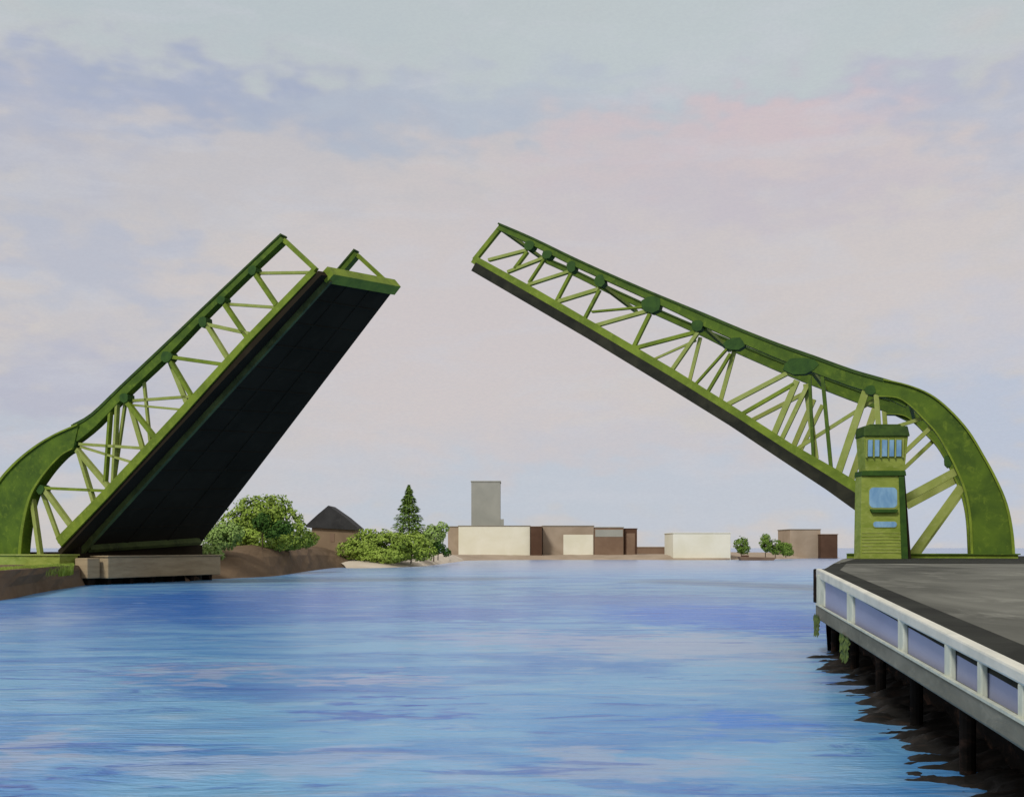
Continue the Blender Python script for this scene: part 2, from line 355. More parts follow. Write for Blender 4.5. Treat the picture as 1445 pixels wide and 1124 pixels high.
# ---- right leaf
right = empty('drawbridge_leaf', w3(plane(1400, 790)[0], 4.0), 'raised green drawbridge leaf on the right bank seen from its side, behind the control tower', 'drawbridge', 'leaves of the open drawbridge')
R_top = [(703, 319), (751, 340), (808, 368), (861, 392), (920, 418), (959, 435), (992, 450), (1043, 472), (1097, 494), (1143, 511), (1200, 532), (1247, 546), (1284, 560)]
R_topw = [9, 10, 11, 11, 12, 14, 17, 18, 20, 22, 23, 24, 30]
R_bot = [(667, 365), (750, 411), (832, 459), (950, 528), (1034, 581), (1110, 631), (1171, 668), (1215, 697), (1262, 727)]
R_botw = [11, 12, 13, 13, 14, 16, 20, 24, 26]
R_web = [(705, 320, 668, 366, 6, 'm'), (742, 352, 688, 366, 4, 'l'), (743, 354, 725, 378, 4, 'm'), (766, 363, 715, 383, 4, 'l'), (768, 363, 745, 398, 3, 'm'),
 (803, 382, 744, 401, 4, 'l'), (805, 384, 784, 424, 4, 'm'), (844, 407, 785, 425, 5, 'l'), (845, 408, 824, 448, 4, 'm'), (910, 432, 834, 439, 2.4, 'm'),
 (912, 438, 838, 459, 5, 'l'), (916, 442, 893, 489, 5, 'm'), (980, 468, 896, 490, 5, 'm'), (980, 478, 918, 506, 3, 'p'),
 (984, 468, 946, 523, 5, 'l'), (986, 474, 970, 538, 5, 'p'), (1030, 486, 980, 542, 3, 'm'),
 (1030, 498, 998, 552, 4, 'm'), (1034, 494, 1014, 566, 6, 'p'), (1110, 526, 1022, 572, 6, 'l'), (1120, 541, 1047, 583, 5, 'm'),
 (1124, 536, 1090, 616, 8, 'l'), (1138, 545, 1100, 624, 6, 'l'), (1142, 530, 1147, 645, 4, 'd'), (1136, 540, 1150, 646, 8, 'p'), (1160, 530, 1173, 668, 5, 'd'),
 (1222, 550, 1182, 668, 10, 'l'), (1240, 558, 1120, 634, 5, 'p'), (1236, 551, 1240, 610, 7, 'l'), (1316, 600, 1240, 672, 6, 'l'), (1304, 588, 1246, 606, 5, 'p'),
 (1350, 664, 1272, 706, 11, 'l'), (1357, 686, 1285, 786, 12, 'l')]
R_gus = [(747, 346, 8, 7), (772, 359, 8, 6), (806, 376, 7, 8), (846, 396, 8, 9), (919, 429, 15, 12), (984, 459, 9, 8), (1036, 485, 15, 9), (1130, 516, 25, 12), (1228, 550, 8, 7), (1338, 650, 6, 9)]
R_so = [(1247, 535), (1281, 543), (1313, 556), (1340, 577), (1367, 607), (1388, 641), (1407, 676), (1422, 712), (1430, 752), (1433, 793)]
R_si = [(1240, 560), (1266, 562), (1284, 573), (1302, 591), (1321, 612), (1338, 641), (1350, 666), (1360, 692), (1367, 730), (1370, 788)]
RW = 17.0
def r_far(s, z, w=0.0): return w3(s, z, RW-1.1+w)
truss(right, w3, 1.1, R_top, R_topw, R_bot, R_botw, R_web, R_gus, R_so, R_si)
truss(right, r_far, 1.1, R_top, [w*.9 for w in R_topw], R_bot, R_botw, [w for w in R_web if w[5] == 'l' and w[4] >= 6 and w[0] > 1000], [], R_so, R_si)
mb = MB()
dk = [(668, 376), (832, 471), (950, 542), (1034, 594), (1110, 644), (1171, 683), (1214, 712), (1264, 744)]
ribbon(mb, dk, [13, 14, 15, 15, 16, 18, 21, 22], w3, .0, RW-.4)
mb.build('road_deck', 'fascia', right)
for (px, py) in ((703, 320), (846, 400), (992, 460), (1143, 520), (1284, 566)):   # portal struts between the two top chords
    mb = MB(); s, z = plane(px, py)
    mb.hexa([w3(s-.18, z-.18, 1.1), w3(s+.18, z-.18, 1.1), w3(s+.18, z-.18, RW-1.1), w3(s-.18, z-.18, RW-1.1), w3(s-.18, z+.18, 1.1), w3(s+.18, z+.18, 1.1), w3(s+.18, z+.18, RW-1.1), w3(s-.18, z+.18, RW-1.1)])
    mb.build('portal_strut', 'green_mid', right)

# ---------------------------------------------------------------- piers and track girders
def obox(mb, s0, s1, w0, w1, z0, z1):
    mb.hexa([w3(s0, z0, w0), w3(s1, z0, w0), w3(s1, z0, w1), w3(s0, z0, w1), w3(s0, z1, w0), w3(s1, z1, w0), w3(s1, z1, w1), w3(s0, z1, w1)])
zt = 4.0
pier = empty('bridge_pier', w3(-8, 0, 12), 'dark pier block under the left drawbridge leaf', 'pier')
mb = MB(); obox(mb, -26, 1.5, 1.6, 30, -1.5, 3.1); mb.build('pier_wall', 'asphalt_dark', pier, .05)
mb = MB(); obox(mb, -24, -2.5, 2, 29.5, 3.11, 4.3); mb.build('bearing_block', 'deck_black', pier, .05)
mb = MB(); obox(mb, -1.5, .6, 2.4, 29.5, 3.12, 5.4); mb.build('breast_girder', 'deck_black', pier, .05)
tg = empty('track_girder', w3(-12, 3.0, 0), 'pale green steel track girder under the left leaf on the brown bank', 'girder')
mb = MB(); obox(mb, -26, 1.2, -1.8, 1.5, 2.35, 3.9); mb.build('web_plate', 'green_tower', tg, .04)
mb = MB(); obox(mb, -26, 1.4, -2.0, 1.7, 3.91, 4.1); mb.build('top_flange', 'green_pale', tg, .02)
# tan timber fender in front of the pier
fd = empty('timber_fender', w3(3.5, 0, 14), 'long tan timber fender at the foot of the left drawbridge leaf', 'fender')
mb = MB(); obox(mb, 1.9, 4.6, 3.4, 28.6, .85, 3.7); mb.build('fender_planking', 'timber', fd, .12)
mb = MB(); obox(mb, 1.7, 4.8, 3.2, 28.8, 3.71, 3.9); mb.build('cap_beam', 'timber', fd, .05)
for w in (4.5, 9, 13.5, 18, 22.5, 27):
    mb = MB(); obox(mb, 2.6, 3.9, w-.35, w+.35, -1.5, 1.34); mb.build('pile', 'wet', fd)
fb = empty('timber_block', w3(2.6, 0, 1.6), 'short tan timber block standing left of the long fender', 'fender')
mb = MB(); obox(mb, 1.6, 3.7, .5, 2.9, .9, 3.6); mb.build('block_planking', 'timber', fb, .12)
mb = MB(); obox(mb, 2.0, 3.3, 1.0, 2.4, -1.5, .89); mb.build('pile', 'wet', fb)
# abutment bank beneath the left track girder is part of the river bank below
tr = empty('track_girder', w3(plane(1330, 790)[0], 3.9), 'low green steel track girder under the right leaf beside the control tower', 'girder')
s0, s1 = plane(1196, 790)[0], plane(1436, 790)[0]
mb = MB(); obox(mb, s0, s1, -1.2, 1.4, 3.9, 4.28); mb.build('web_plate', 'green_mid', tr, .03)
mb = MB(); obox(mb, s0, s1+.2, -1.4, 1.6, 4.29, 4.4); mb.build('top_flange', 'green_dark', tr)
tr2 = empty('track_girder', w3(plane(1330, 790)[0], 3.9, RW), 'green steel track girder under the far side of the right leaf', 'girder')
mb = MB(); obox(mb, s0, s1, RW-1.8, RW+.9, 3.9, 4.28); mb.build('web_plate', 'green_mid', tr2, .03)

# ---------------------------------------------------------------- control tower
TD = 105.0; TS = F/TD
def tx(px): return (px-CX)/TS
def tz(py): return CAMH-(py-YH)/TS
tower = empty('control_tower', (tx(1245), TD+1.5, 4.0), 'light green bridge control tower with a wide window cabin under a dark green roof', 'control tower')
def taper(mb, xa0, xa1, xb0, xb1, y0, y1, za, zb, inset=0.0):
    mb.hexa([(xa0, y0, za), (xa1, y0, za), (xa1, y1, za), (xa0, y1, za), (xb0, y0+inset, zb), (xb1, y0+inset, zb), (xb1, y1-inset, zb), (xb0, y1-inset, zb)])
mb = MB(); taper(mb, tx(1214), tx(1279), tx(1216), tx(1275), TD, TD+2, 3.9, tz(671)); shaft = mb.build('shaft', 'green_tower', tower, .04)
mb = MB(); taper(mb, tx(1221), tx(1276), tx(1218), tx(1280), TD-.1, TD+2, tz(664), tz(616), -.2); cabin = mb.build('cabin', 'green_tower', tower, .03)
mb = MB(); taper(mb, tx(1215), tx(1278), tx(1216), tx(1277), TD-.2, TD+2.1, tz(671)+.002, tz(664)-.002); mb.build('ledge', 'green_gusset', tower, .03)
mb = MB(); taper(mb, tx(1217), tx(1282), tx(1218), tx(1280), TD-.5, TD+2.4, tz(616)+.003, tz(601), .25); roof = mb.build('roof', 'green_roof', tower, .1)
mb = MB(); taper(mb, tx(1226), tx(1273), tx(1228), tx(1271), TD+.1, TD+1.8, tz(601)+.003, tz(598)); mb.build('roof_vent', 'green_roof', roof, .05)
for a, b in ((1223, 1229.5), (1232.5, 1239), (1242.5, 1250), (1253, 1259.5), (1263, 1270)):
    mb = MB(); mb.hexa([(tx(a), TD-.36, tz(644)), (tx(b), TD-.36, tz(644)), (tx(b), TD+.2, tz(644)), (tx(a), TD+.2, tz(644)), (tx(a), TD-.42, tz(621)), (tx(b), TD-.42, tz(621)), (tx(b), TD+.2, tz(621)), (tx(a), TD+.2, tz(621))])
    mb.build('window', 'glass', cabin)
mb = MB()
for a in (1221, 1231, 1241, 1251.5, 1261.3, 1272):
    mb.hexa([(tx(a-.7), TD-.46, tz(646)), (tx(a+.9), TD-.46, tz(646)), (tx(a+.9), TD, tz(646)), (tx(a-.7), TD, tz(646)), (tx(a-.7), TD-.5, tz(619)), (tx(a+.9), TD-.5, tz(619)), (tx(a+.9), TD, tz(619)), (tx(a-.7), TD, tz(619))])
mb.build('mullions', 'green_pale', cabin)
def rounded(mb, x0, x1, z0, z1, y0, y1, r):
    ring = []
    for cx_, cz_, a0 in ((x1-r, z1-r, 0), (x0+r, z1-r, 90), (x0+r, z0+r, 180), (x1-r, z0+r, 270)):
        for k in range(6):
            a = math.radians(a0+k*18); ring.append((cx_+r*math.cos(a), cz_+r*math.sin(a)))
    mb.loft([[(x, y0, z) for x, z in ring], [(x, y1, z) for x, z in ring]])
mb = MB(); rounded(mb, tx(1225), tx(1267), tz(718), tz(686), TD-.05, TD+.3, .42); f1 = mb.build('window', 'green_pale', shaft)
mb = MB(); rounded(mb, tx(1226.5), tx(1265.5), tz(716), tz(687.5), TD-.08, TD+.3, .4); mb.build('pane', 'glass', f1)
mb = MB(); taper(mb, tx(1229), tx(1264), tx(1227), tx(1266), TD-.35, TD+.1, tz(723), tz(718.5)); mb.build('window_sill', 'green_gusset', shaft, .03)
mb = MB(); rounded(mb, tx(1231), tx(1266), tz(744.5), tz(734.5), TD-.05, TD+.3, .31); f2 = mb.build('window', 'green_pale', shaft)
mb = MB(); rounded(mb, tx(1232), tx(1265), tz(743.5), tz(735.5), TD-.08, TD+.3, .25); mb.build('pane', 'glass', f2)
mb = MB(); taper(mb, tx(1272), tx(1281), tx(1268), tx(1275.5), TD-.12, TD+.1, 3.95, tz(672)); mb.build('corner_post', 'green_gusset', tower, .02)
mb = MB(); taper(mb, tx(1281), tx(1288), tx(1276), tx(1279), TD+.4, TD+2, 3.95, tz(668)); mb.build('back_stair_wall', 'deck_black', tower, .02)
for k in range(7):
    mb = MB(); z = tz(752+k*4.6); taper(mb, tx(1216), tx(1271), tx(1216), tx(1271), TD-.04, TD+.02, z, z+.09); mb.build('siding_batten', 'green_pale', shaft)

# ---------------------------------------------------------------- quay on the right
E0 = Vector(at(1153, 802, 55)); E1 = Vector(at(1435, 941, 18))
def edge(d):          # quay edge at distance d: x and deck height
    t = (d-18)/(55-18); x = E1.x+(E0.x-E1.x)*t
    return x, E1.z+(E0.z-E1.z)*max(min(t, 1), -.35)
rows = [(-30,), (-10,), (0,), (8,), (18,), (27,), (36,), (46,), (55,)]
pts = []
for (d,) in rows:
    x, z = edge(d); pts.append((x, d, z))
pts += [(E0.x+2.2, 62, E0.z+.01), (E0.x+6.5, 76, 3.98), (E0.x+11.5, 92, 3.98), (E0.x+15.2, 104, 3.98), (E0.x+18, 112, 3.98), (E0.x+28, 140, 3.98)]
mb = MB(); n0 = 0; cols = [0, 1.6, 4, 8, 16, 30, 60, 140]
for i, (x, y, z) in enumerate(pts):
    for c in cols: mb.v.append((x+.25+c, y, z-.06))
K = len(cols)
for i in range(len(pts)-1):
    for j in range(K-1): mb.f.append((i*K+j, i*K+j+1, (i+1)*K+j+1, (i+1)*K+j))
# make it a slab with a real face below
nb_ = len(mb.v)
for i, (x, y, z) in enumerate(pts): mb.v += [(x+.6, y, -1.5)]
for i in range(8, len(pts)-1): mb.f.append((i*K, (i+1)*K, nb_+i+1, nb_+i))
q = mb.build('quay', 'asphalt', None); tag(q, kind='structure')
mb = MB()    # dark approach strip beside the bridge
mb.hexa([(E0.x+7.2, 76, 3.90), (150, 76, 3.90), (150, 139, 3.90), (E0.x+28.5, 139, 3.90), (E0.x+7.2, 76, 3.955), (150, 76, 3.955), (150, 139, 3.955), (E0.x+28.5, 139, 3.955)])
q = mb.build('road', 'asphalt_dark'); tag(q, kind='structure')
mb = MB()    # darker paved margin behind the rail
for i in range(len(pts)-5):
    (xa, ya, za), (xb, yb, zb) = pts[i], pts[i+1]
    mb.quad((xa+.3, ya, za-.052), (xa+1.1, ya, za-.052), (xb+1.1, yb, zb-.052), (xb+.3, yb, zb-.052))
q = mb.build('quay_margin', 'asphalt_dark'); tag(q, kind='structure')

qw = empty('quay_wall', (E1.x+1, 18, 0), 'violet grey quay wall with a wet black foot behind the white railing', 'quay wall')
up, lo_ = MB(), MB()
for i in range(len(pts)-5):
    (xa, ya, za), (xb, yb, zb) = pts[i], pts[i+1]
    up.hexa([(xa+.16, ya, 1.9), (xa+.95, ya, 1.9), (xb+.95, yb, 1.9), (xb+.16, yb, 1.9), (xa+.16, ya, za-.43), (xa+.95, ya, za-.43), (xb+.95, yb, zb-.43), (xb+.16, yb, zb-.43)])
    lo_.hexa([(xa+1.7, ya, -1.5), (xa+2.8, ya, -1.5), (xb+2.8, yb, -1.5), (xb+1.7, yb, -1.5), (xa+1.6, ya, 1.62), (xa+2.8, ya, 1.62), (xb+2.8, yb, 1.62), (xb+1.6, yb, 1.62)])
    lo_.hexa([(xa+.37, ya, 1.63), (xa+2.8, ya, 1.63), (xb+2.8, yb, 1.63), (xb+.37, yb, 1.63), (xa+.37, ya, 1.87), (xa+2.8, ya, 1.87), (xb+2.8, yb, 1.87), (xb+.37, yb, 1.87)])
up.build('bulkhead_panel', 'panel', qw); lo_.build('bulkhead_foot', 'wet', qw)
mb = MB()    # cap beam, coloured dark for the shadow line under the deck edge
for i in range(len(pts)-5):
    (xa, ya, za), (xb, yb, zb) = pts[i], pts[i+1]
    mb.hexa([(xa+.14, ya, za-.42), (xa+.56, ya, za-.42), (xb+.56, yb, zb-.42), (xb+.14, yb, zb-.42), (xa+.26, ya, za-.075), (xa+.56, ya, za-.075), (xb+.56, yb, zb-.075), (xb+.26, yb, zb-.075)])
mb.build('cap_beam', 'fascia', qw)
for d in (54, 42):
    x, z = edge(d); mb = MB()
    for k in range(60):
        a = random.random(); yy = d-1.2+random.random()*2.4; zz = 1.65-.8*random.random()**1.5; xx = edge(yy)[0]-.06-.08*random.random(); r = .1+.12*random.random()
        mb.quad((xx, yy-r, zz), (xx-.05, yy+r*.3, zz-r), (xx, yy+r, zz+.3*r), (xx-.03, yy, zz+r))
    tag(mb.build('river_weed', 'weed'), kind='stuff')

for d in (54, 46, 38.5, 31.5, 25, 19, 13):
    x, z = edge(d); mb = MB(); mb.loft([[(x+.75+.17*math.cos(a*.524), d+.19*math.sin(a*.524), zz) for a in range(12)] for zz in (-2.5, 1.625)]); mb.build('pile', 'wet', qw)
mb = MB(); nu, nv = 34, 420     # uneven black strip added for the shade and reflection at the wall foot
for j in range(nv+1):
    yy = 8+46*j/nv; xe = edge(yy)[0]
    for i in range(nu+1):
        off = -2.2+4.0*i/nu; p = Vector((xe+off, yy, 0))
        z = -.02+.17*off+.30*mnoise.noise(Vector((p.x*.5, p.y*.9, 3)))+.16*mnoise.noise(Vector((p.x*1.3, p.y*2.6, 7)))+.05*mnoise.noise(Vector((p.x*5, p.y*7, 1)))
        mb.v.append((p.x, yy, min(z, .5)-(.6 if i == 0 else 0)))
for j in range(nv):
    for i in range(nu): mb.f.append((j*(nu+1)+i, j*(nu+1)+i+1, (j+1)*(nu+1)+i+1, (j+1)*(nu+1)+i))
q = mb.build('quay_shade_strip', 'quay_shade', smooth=True); tag(q, kind='structure')
rl = empty('quay_railing', (E1.x, 18, 2.2), 'white post and rail railing along the edge of the grey quay', 'railing')
def run(mb, off0, off1, z0f, z1f, d0=-9, d1=55.2, n=16):
    prev = None
    for i in range(n+1):
        d = d0+(d1-d0)*i/n; x, z = edge(d); a, b = z0f(d, z), z1f(d, z)
        cur = [(x+off0, d, a), (x+off1, d, a), (x+off1, d, b), (x+off0, d, b)]
        if prev is None: rings = []
        rings.append(cur); prev = cur
    mb.loft(rings)
mb = MB(); run(mb, -.03, .24, lambda d, z: z-.24-.2*max(0, d-18)/37, lambda d, z: z); mb.build('top_rail', 'rail', rl, .05)
mb = MB(); run(mb, -.05, .36, lambda d, z: 1.86-.3*max(0, d-18)/37, lambda d, z: 2.28-.06*max(0, d-18)/37); wl = mb.build('waler', 'waler', rl, .06)
mb = MB(); run(mb, -.08, .02, lambda d, z: 2.285-.06*max(0, d-18)/37, lambda d, z: 2.34-.06*max(0, d-18)/37); mb.build('edge_strip', 'post', wl)
def edge_d(px):
    t = (px-CX)/F; k = (E0.x-E1.x)/37
    return (E1.x-18*k)/(t-k)
for px, hw in ((1158, .7), (1199, .35), (1271, .22), (1337, .17), (1382, .10), (1440, .10), (1540, .1), (1700, .1)):
    d = edge_d(px); x, z = edge(d); mb = MB()
    mb.hexa([(x-.01, d-hw, 2.24), (x+.12, d-hw, 2.24), (x+.12, d+hw, 2.24), (x-.01, d+hw, 2.24), (x-.01, d-hw, z-.23), (x+.12, d-hw, z-.23), (x+.12, d+hw, z-.23), (x-.01, d+hw, z-.23)])
    p = mb.build('post', 'post', rl, .03)
x, z = edge(55.6); mb = MB(); mb.box(x-.12, x+.4, 55.25, 55.7, 2.3, z-.02); mb.build('end_pile', 'wet', rl, .05)

# ---------------------------------------------------------------- water
def water_material():
    m = bpy.data.materials.new('river water'); m.use_nodes = True; h = G(m.node_tree); bs = h.n['Principled BSDF']
    tc = h.node('ShaderNodeTexCoord').outputs['Object']
    wz = h.node('ShaderNodeTexNoise'); h.put(wz.inputs['Vector'], h.mapping(tc, (.10, .16, 1))); wz.inputs['Detail'].default_value = 4
    sp = h.node('ShaderNodeSeparateXYZ'); h.put(sp.inputs[0], tc)
    sw_ = h.node('ShaderNodeSeparateColor'); h.put(sw_.inputs[0], wz.outputs[1])
    X = h.math('ADD', sp.outputs[0], h.math('MULTIPLY', h.math('SUBTRACT', sw_.outputs[0], .5), 9.0))
    Yr = h.math('MULTIPLY', sp.outputs[1], h.math('ADD', 1.0, h.math('MULTIPLY', h.math('SUBTRACT', sw_.outputs[1], .5), .42)))
    a = h.noise(h.mapping(tc, (.09, .17, 1), (0, 0, .08)), 1, 5, .6, .8)
    b = h.noise(h.mapping(tc, (.18, .68, 1), (0, 0, -.06)), 1, 5, .62, 1.0)
    c_ = h.noise(h.mapping(tc, (.9, 3.6, 1)), 1, 3, .6, .6)
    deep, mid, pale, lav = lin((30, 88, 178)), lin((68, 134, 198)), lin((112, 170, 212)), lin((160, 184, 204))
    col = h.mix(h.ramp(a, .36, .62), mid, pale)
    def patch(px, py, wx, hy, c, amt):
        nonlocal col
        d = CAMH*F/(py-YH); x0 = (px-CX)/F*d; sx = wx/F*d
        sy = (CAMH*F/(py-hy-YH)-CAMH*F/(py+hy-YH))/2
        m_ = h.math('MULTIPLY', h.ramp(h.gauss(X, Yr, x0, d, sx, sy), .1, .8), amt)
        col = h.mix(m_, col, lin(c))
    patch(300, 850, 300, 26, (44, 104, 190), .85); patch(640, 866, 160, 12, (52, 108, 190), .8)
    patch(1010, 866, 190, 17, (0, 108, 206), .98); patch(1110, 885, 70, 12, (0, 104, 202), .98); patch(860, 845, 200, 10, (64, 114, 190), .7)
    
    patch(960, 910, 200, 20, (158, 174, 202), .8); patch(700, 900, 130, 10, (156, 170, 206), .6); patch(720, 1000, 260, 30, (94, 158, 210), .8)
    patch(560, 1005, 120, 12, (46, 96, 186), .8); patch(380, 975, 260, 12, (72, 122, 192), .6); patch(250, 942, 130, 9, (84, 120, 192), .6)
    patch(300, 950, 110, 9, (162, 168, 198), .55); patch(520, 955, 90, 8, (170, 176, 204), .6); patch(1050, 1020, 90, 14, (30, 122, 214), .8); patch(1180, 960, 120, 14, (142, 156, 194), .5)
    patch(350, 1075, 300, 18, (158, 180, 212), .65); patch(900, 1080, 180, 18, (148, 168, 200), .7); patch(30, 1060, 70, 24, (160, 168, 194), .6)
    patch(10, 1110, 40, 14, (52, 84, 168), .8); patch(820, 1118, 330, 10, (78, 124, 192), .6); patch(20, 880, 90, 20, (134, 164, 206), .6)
    col = h.mix(h.math('MULTIPLY', h.ramp(sp.outputs[1], 150, 330), .85), col, lin((158, 170, 196)))  # far water paled in its colour, standing in for reflected sky
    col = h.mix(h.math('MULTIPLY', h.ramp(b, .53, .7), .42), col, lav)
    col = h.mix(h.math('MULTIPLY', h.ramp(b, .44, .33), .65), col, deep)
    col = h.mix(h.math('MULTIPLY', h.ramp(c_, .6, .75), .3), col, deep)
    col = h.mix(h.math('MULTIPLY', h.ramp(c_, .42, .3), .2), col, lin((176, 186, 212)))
    h.put(bs.inputs['Base Color'], col)
    bs.inputs['Roughness'].default_value = .25; bs.inputs['IOR'].default_value = 1.33; bs.inputs['Specular IOR Level'].default_value = .5
    bp = h.node('ShaderNodeBump'); bp.inputs['Strength'].default_value = .6; bp.inputs['Distance'].default_value = .3
    h.put(bp.inputs['Height'], h.math('ADD', h.math('MULTIPLY', b, .7), h.math('MULTIPLY', c_, .22))); h.l.new(bp.outputs[0], bs.inputs['Normal'])
    return m
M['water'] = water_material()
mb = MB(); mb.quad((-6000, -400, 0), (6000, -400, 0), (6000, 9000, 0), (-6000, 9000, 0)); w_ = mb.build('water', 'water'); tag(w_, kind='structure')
mb = MB(); mb.quad((-6000, -400, -3), (6000, -400, -3), (6000, 9000, -3), (-6000, 9000, -3)); w_ = mb.build('river_bed', 'earth'); tag(w_, kind='structure')

# ---------------------------------------------------------------- banks
def bank(name, shore, mat, prof, seed):
    """shore: (px, waterline py, plateau height); prof: list of (metres inland, share of height)"""
    mb = MB(); fine = smooth_line(shore, 6); K = len(prof)
    for i, (px, py, h) in enumerate(fine):
        d = CAMH*F/(py-YH); p = Vector(((px-CX)/F*d, d, 0)); dirn = Vector((-.28, 1, 0)).normalized()
        for off, sh in prof:
            q = p+dirn*off; nzv = mnoise.noise(Vector((q.x*.25+seed, q.y*.12, off)))*.8
            q.x += nzv*.8 if off else 0; nzv *= .45; q.z = -1.2 if sh < 0 else sh*h+(.5*nzv if 0 < sh else 0)
            if off == 0: q.y += nzv*3
            mb.v.append(tuple(q))
    for i in range(len(fine)-1):
        for j in range(K-1): mb.f.append((i*K+j, (i+1)*K+j, (i+1)*K+j+1, i*K+j+1))
    o = mb.build(name, mat); tag(o, kind='structure'); return o
P1 = [(-4, -1), (0, .02), (1.5, .45), (3.5, .75), (6, 1), (14, 1), (60, 1)]
bank('river_bank', [(-420, 872, 2.7), (-200, 864, 2.7), (-60, 853, 2.7), (10, 845, 2.7), (60, 835, 2.7), (104, 828, 2.7), (122, 825, 2.6)], 'earth', P1, 3)
mb = MB(); rnd = random.Random(77)
for i in range(5200):
    px = rnd.uniform(-30, 104); d = CAMH*F/((845-.16*px)-YH)+rnd.uniform(2.2, 9)**1.0; k = d/F; x = (px-CX)*k; h = rnd.uniform(.15, .5); a = rnd.uniform(0, 3.14); z0 = 2.0+min(.6, (d-CAMH*F/((845-.16*px)-YH)-2.2)*.3)
    mb.v += [(x-.09*math.cos(a), d-.09*math.sin(a), z0-.5), (x+.09*math.cos(a), d+.09*math.sin(a), z0-.5), (x+rnd.uniform(-.15, .15), d+rnd.uniform(-.15, .15), z0+h)]; n = len(mb.v); mb.f.append((n-3, n-2, n-1))
tag(mb.build('bank_grass', 'leaf_a'), kind='stuff')
P2 = [(-5, -1), (0, .02), (3, .3), (7, .6), (14, .85), (22, 1), (60, 1), (140, 1)]
bank('river_bank', [(262, 820, 3.2), (290, 817, 4.6), (340, 815, 5.3), (390, 812, 5.6), (430, 806, 5.6), (470, 801, 5.0), (500, 800, 3.4), (520, 799, 2.6)], 'earth', P2, 8)
P3 = [(-8, -1), (0, .02), (4, .35), (12, .8), (24, 1), (80, 1), (200, 1)]
bank('far_shore', [(488, 801, 1.7), (520, 801, 2.0), (560, 800, 2.2), (600, 798, 2.4), (632, 794, 2.6), (655, 791, 2.3)], 'sand', P3, 12)
bank('far_shore', [(640, 791, 2.2), (690, 790, 2.0), (750, 789.6, 2.0), (830, 789.5, 2.0), (900, 789.5, 2.0), (960, 789.7, 2.0), (1030, 789.5, 2.0), (1080, 788.6, 2.2), (1130, 787.6, 2.4), (1160, 787, 2.4), (1186, 786.5, 1.5)], 'tan', P3, 15)

# ---------------------------------------------------------------- far buildings
def building(name, label, cat, x0, x1, ytop, ybase, d, depth, wall, roofm, yaw=0.0, parapet=.35, group=None):
    k = d/F; xa, xb = (x0-CX)*k, (x1-CX)*k; zt_, zb = CAMH-(ytop-YH)*k, max(CAMH-(ybase-YH)*k-1.5, -.5)
    r = empty(name, ((xa+xb)/2, d+depth/2, max(zb, 0)), label, cat, group)
    mb = MB(); mb.box(xa, xb, d, d+depth, zb, zt_-parapet); wl_ = mb.build('wall', wall, r, .15)
    mb = MB(); mb.box(xa-.25, xb+.25, d-.25, d+depth+.25, zt_-parapet+.003, zt_); mb.build('roof', roofm, r, .1)
    return r, k, wl_
def panel(r, k, d, name, x0, x1, y0, y1, mat, proud=.12):
    mb = MB(); mb.box((x0-CX)*k, (x1-CX)*k, d-proud, d+.3, CAMH-(y1-YH)*k, CAMH-(y0-YH)*k); return mb.build(name, mat, r, .08)
D1 = 478
building('brick_shed', 'small pinkish tan shed between the round bush and the cream warehouse', 'shed', 632, 648, 742, 789, D1-2, 14, 'tan', 'roof_grey')
r, k, wl_ = building('warehouse', 'long cream warehouse below the grey silo tower', 'warehouse', 647, 748, 741, 790, D1-6, 30, 'cream', 'roof_grey')
panel(r, k, D1-6, 'plinth', 650, 747, 787, 790, 'tan')
r, k, wl_ = building('silo_tower', 'tall grey block tower rising behind the cream warehouse', 'tower', 665, 706, 678, 788, D1+32, 14, 'grey', 'grey', 0, .6)
panel(r, k, D1+32, 'stair_annex', 706, 711, 732, 788, 'grey', -.02)
r, k, wl_ = building('brown_building', 'narrow dark brown building at the right end of the cream warehouse', 'building', 748.6, 765, 742, 789.5, D1-8, 22, 'dark_brown', 'brown')
r, k, wl_ = building('factory', 'tan flat-roofed factory with one large cream door panel in its front', 'factory', 765.7, 838, 741, 789, D1, 28, 'tan', 'roof_grey')
panel(r, k, D1, 'door', 795, 837, 754, 786, 'cream')
r, k, wl_ = building('factory', 'brown flat-roofed factory hall right of the large cream door panel', 'factory', 838.7, 880, 743, 789, D1, 28, 'brown', 'grey')
panel(r, k, D1, 'upper_band', 840, 879, 747, 757, 'grey')
r, k, wl_ = building('brown_building', 'dark brown end building at the right of the long factory row', 'building', 880.6, 899, 745, 787, D1+2, 26, 'dark_brown', 'dark_brown')
panel(r, k, D1+2, 'shutter', 884, 896, 752, 784, 'brown')
r, k, wl_ = building('low_shed', 'low long brown shed between the factory row and the lone cream hall', 'shed', 900, 951, 771, 788, 520, 14, 'brown', 'tan', 0, .3)
r, k, wl_ = building('cream_hall', 'lone cream hall with a pale roof on the far shore right of centre', 'hall', 950, 1031, 751, 790, 456, 26, 'cream', 'cream')
panel(r, k, 456, 'plinth', 951, 1030, 787, 789.6, 'tan')
r, k, wl_ = building('tan_building', 'pale tan building on the far shore near the control tower', 'building', 1115, 1158, 746, 786, 520, 24, 'tan', 'roof_grey')
r, k, wl_ = building('brown_building', 'small dark brown block on the far shore just left of the control tower', 'building', 1158.6, 1182, 753, 783, 515, 16, 'dark_brown', 'brown')
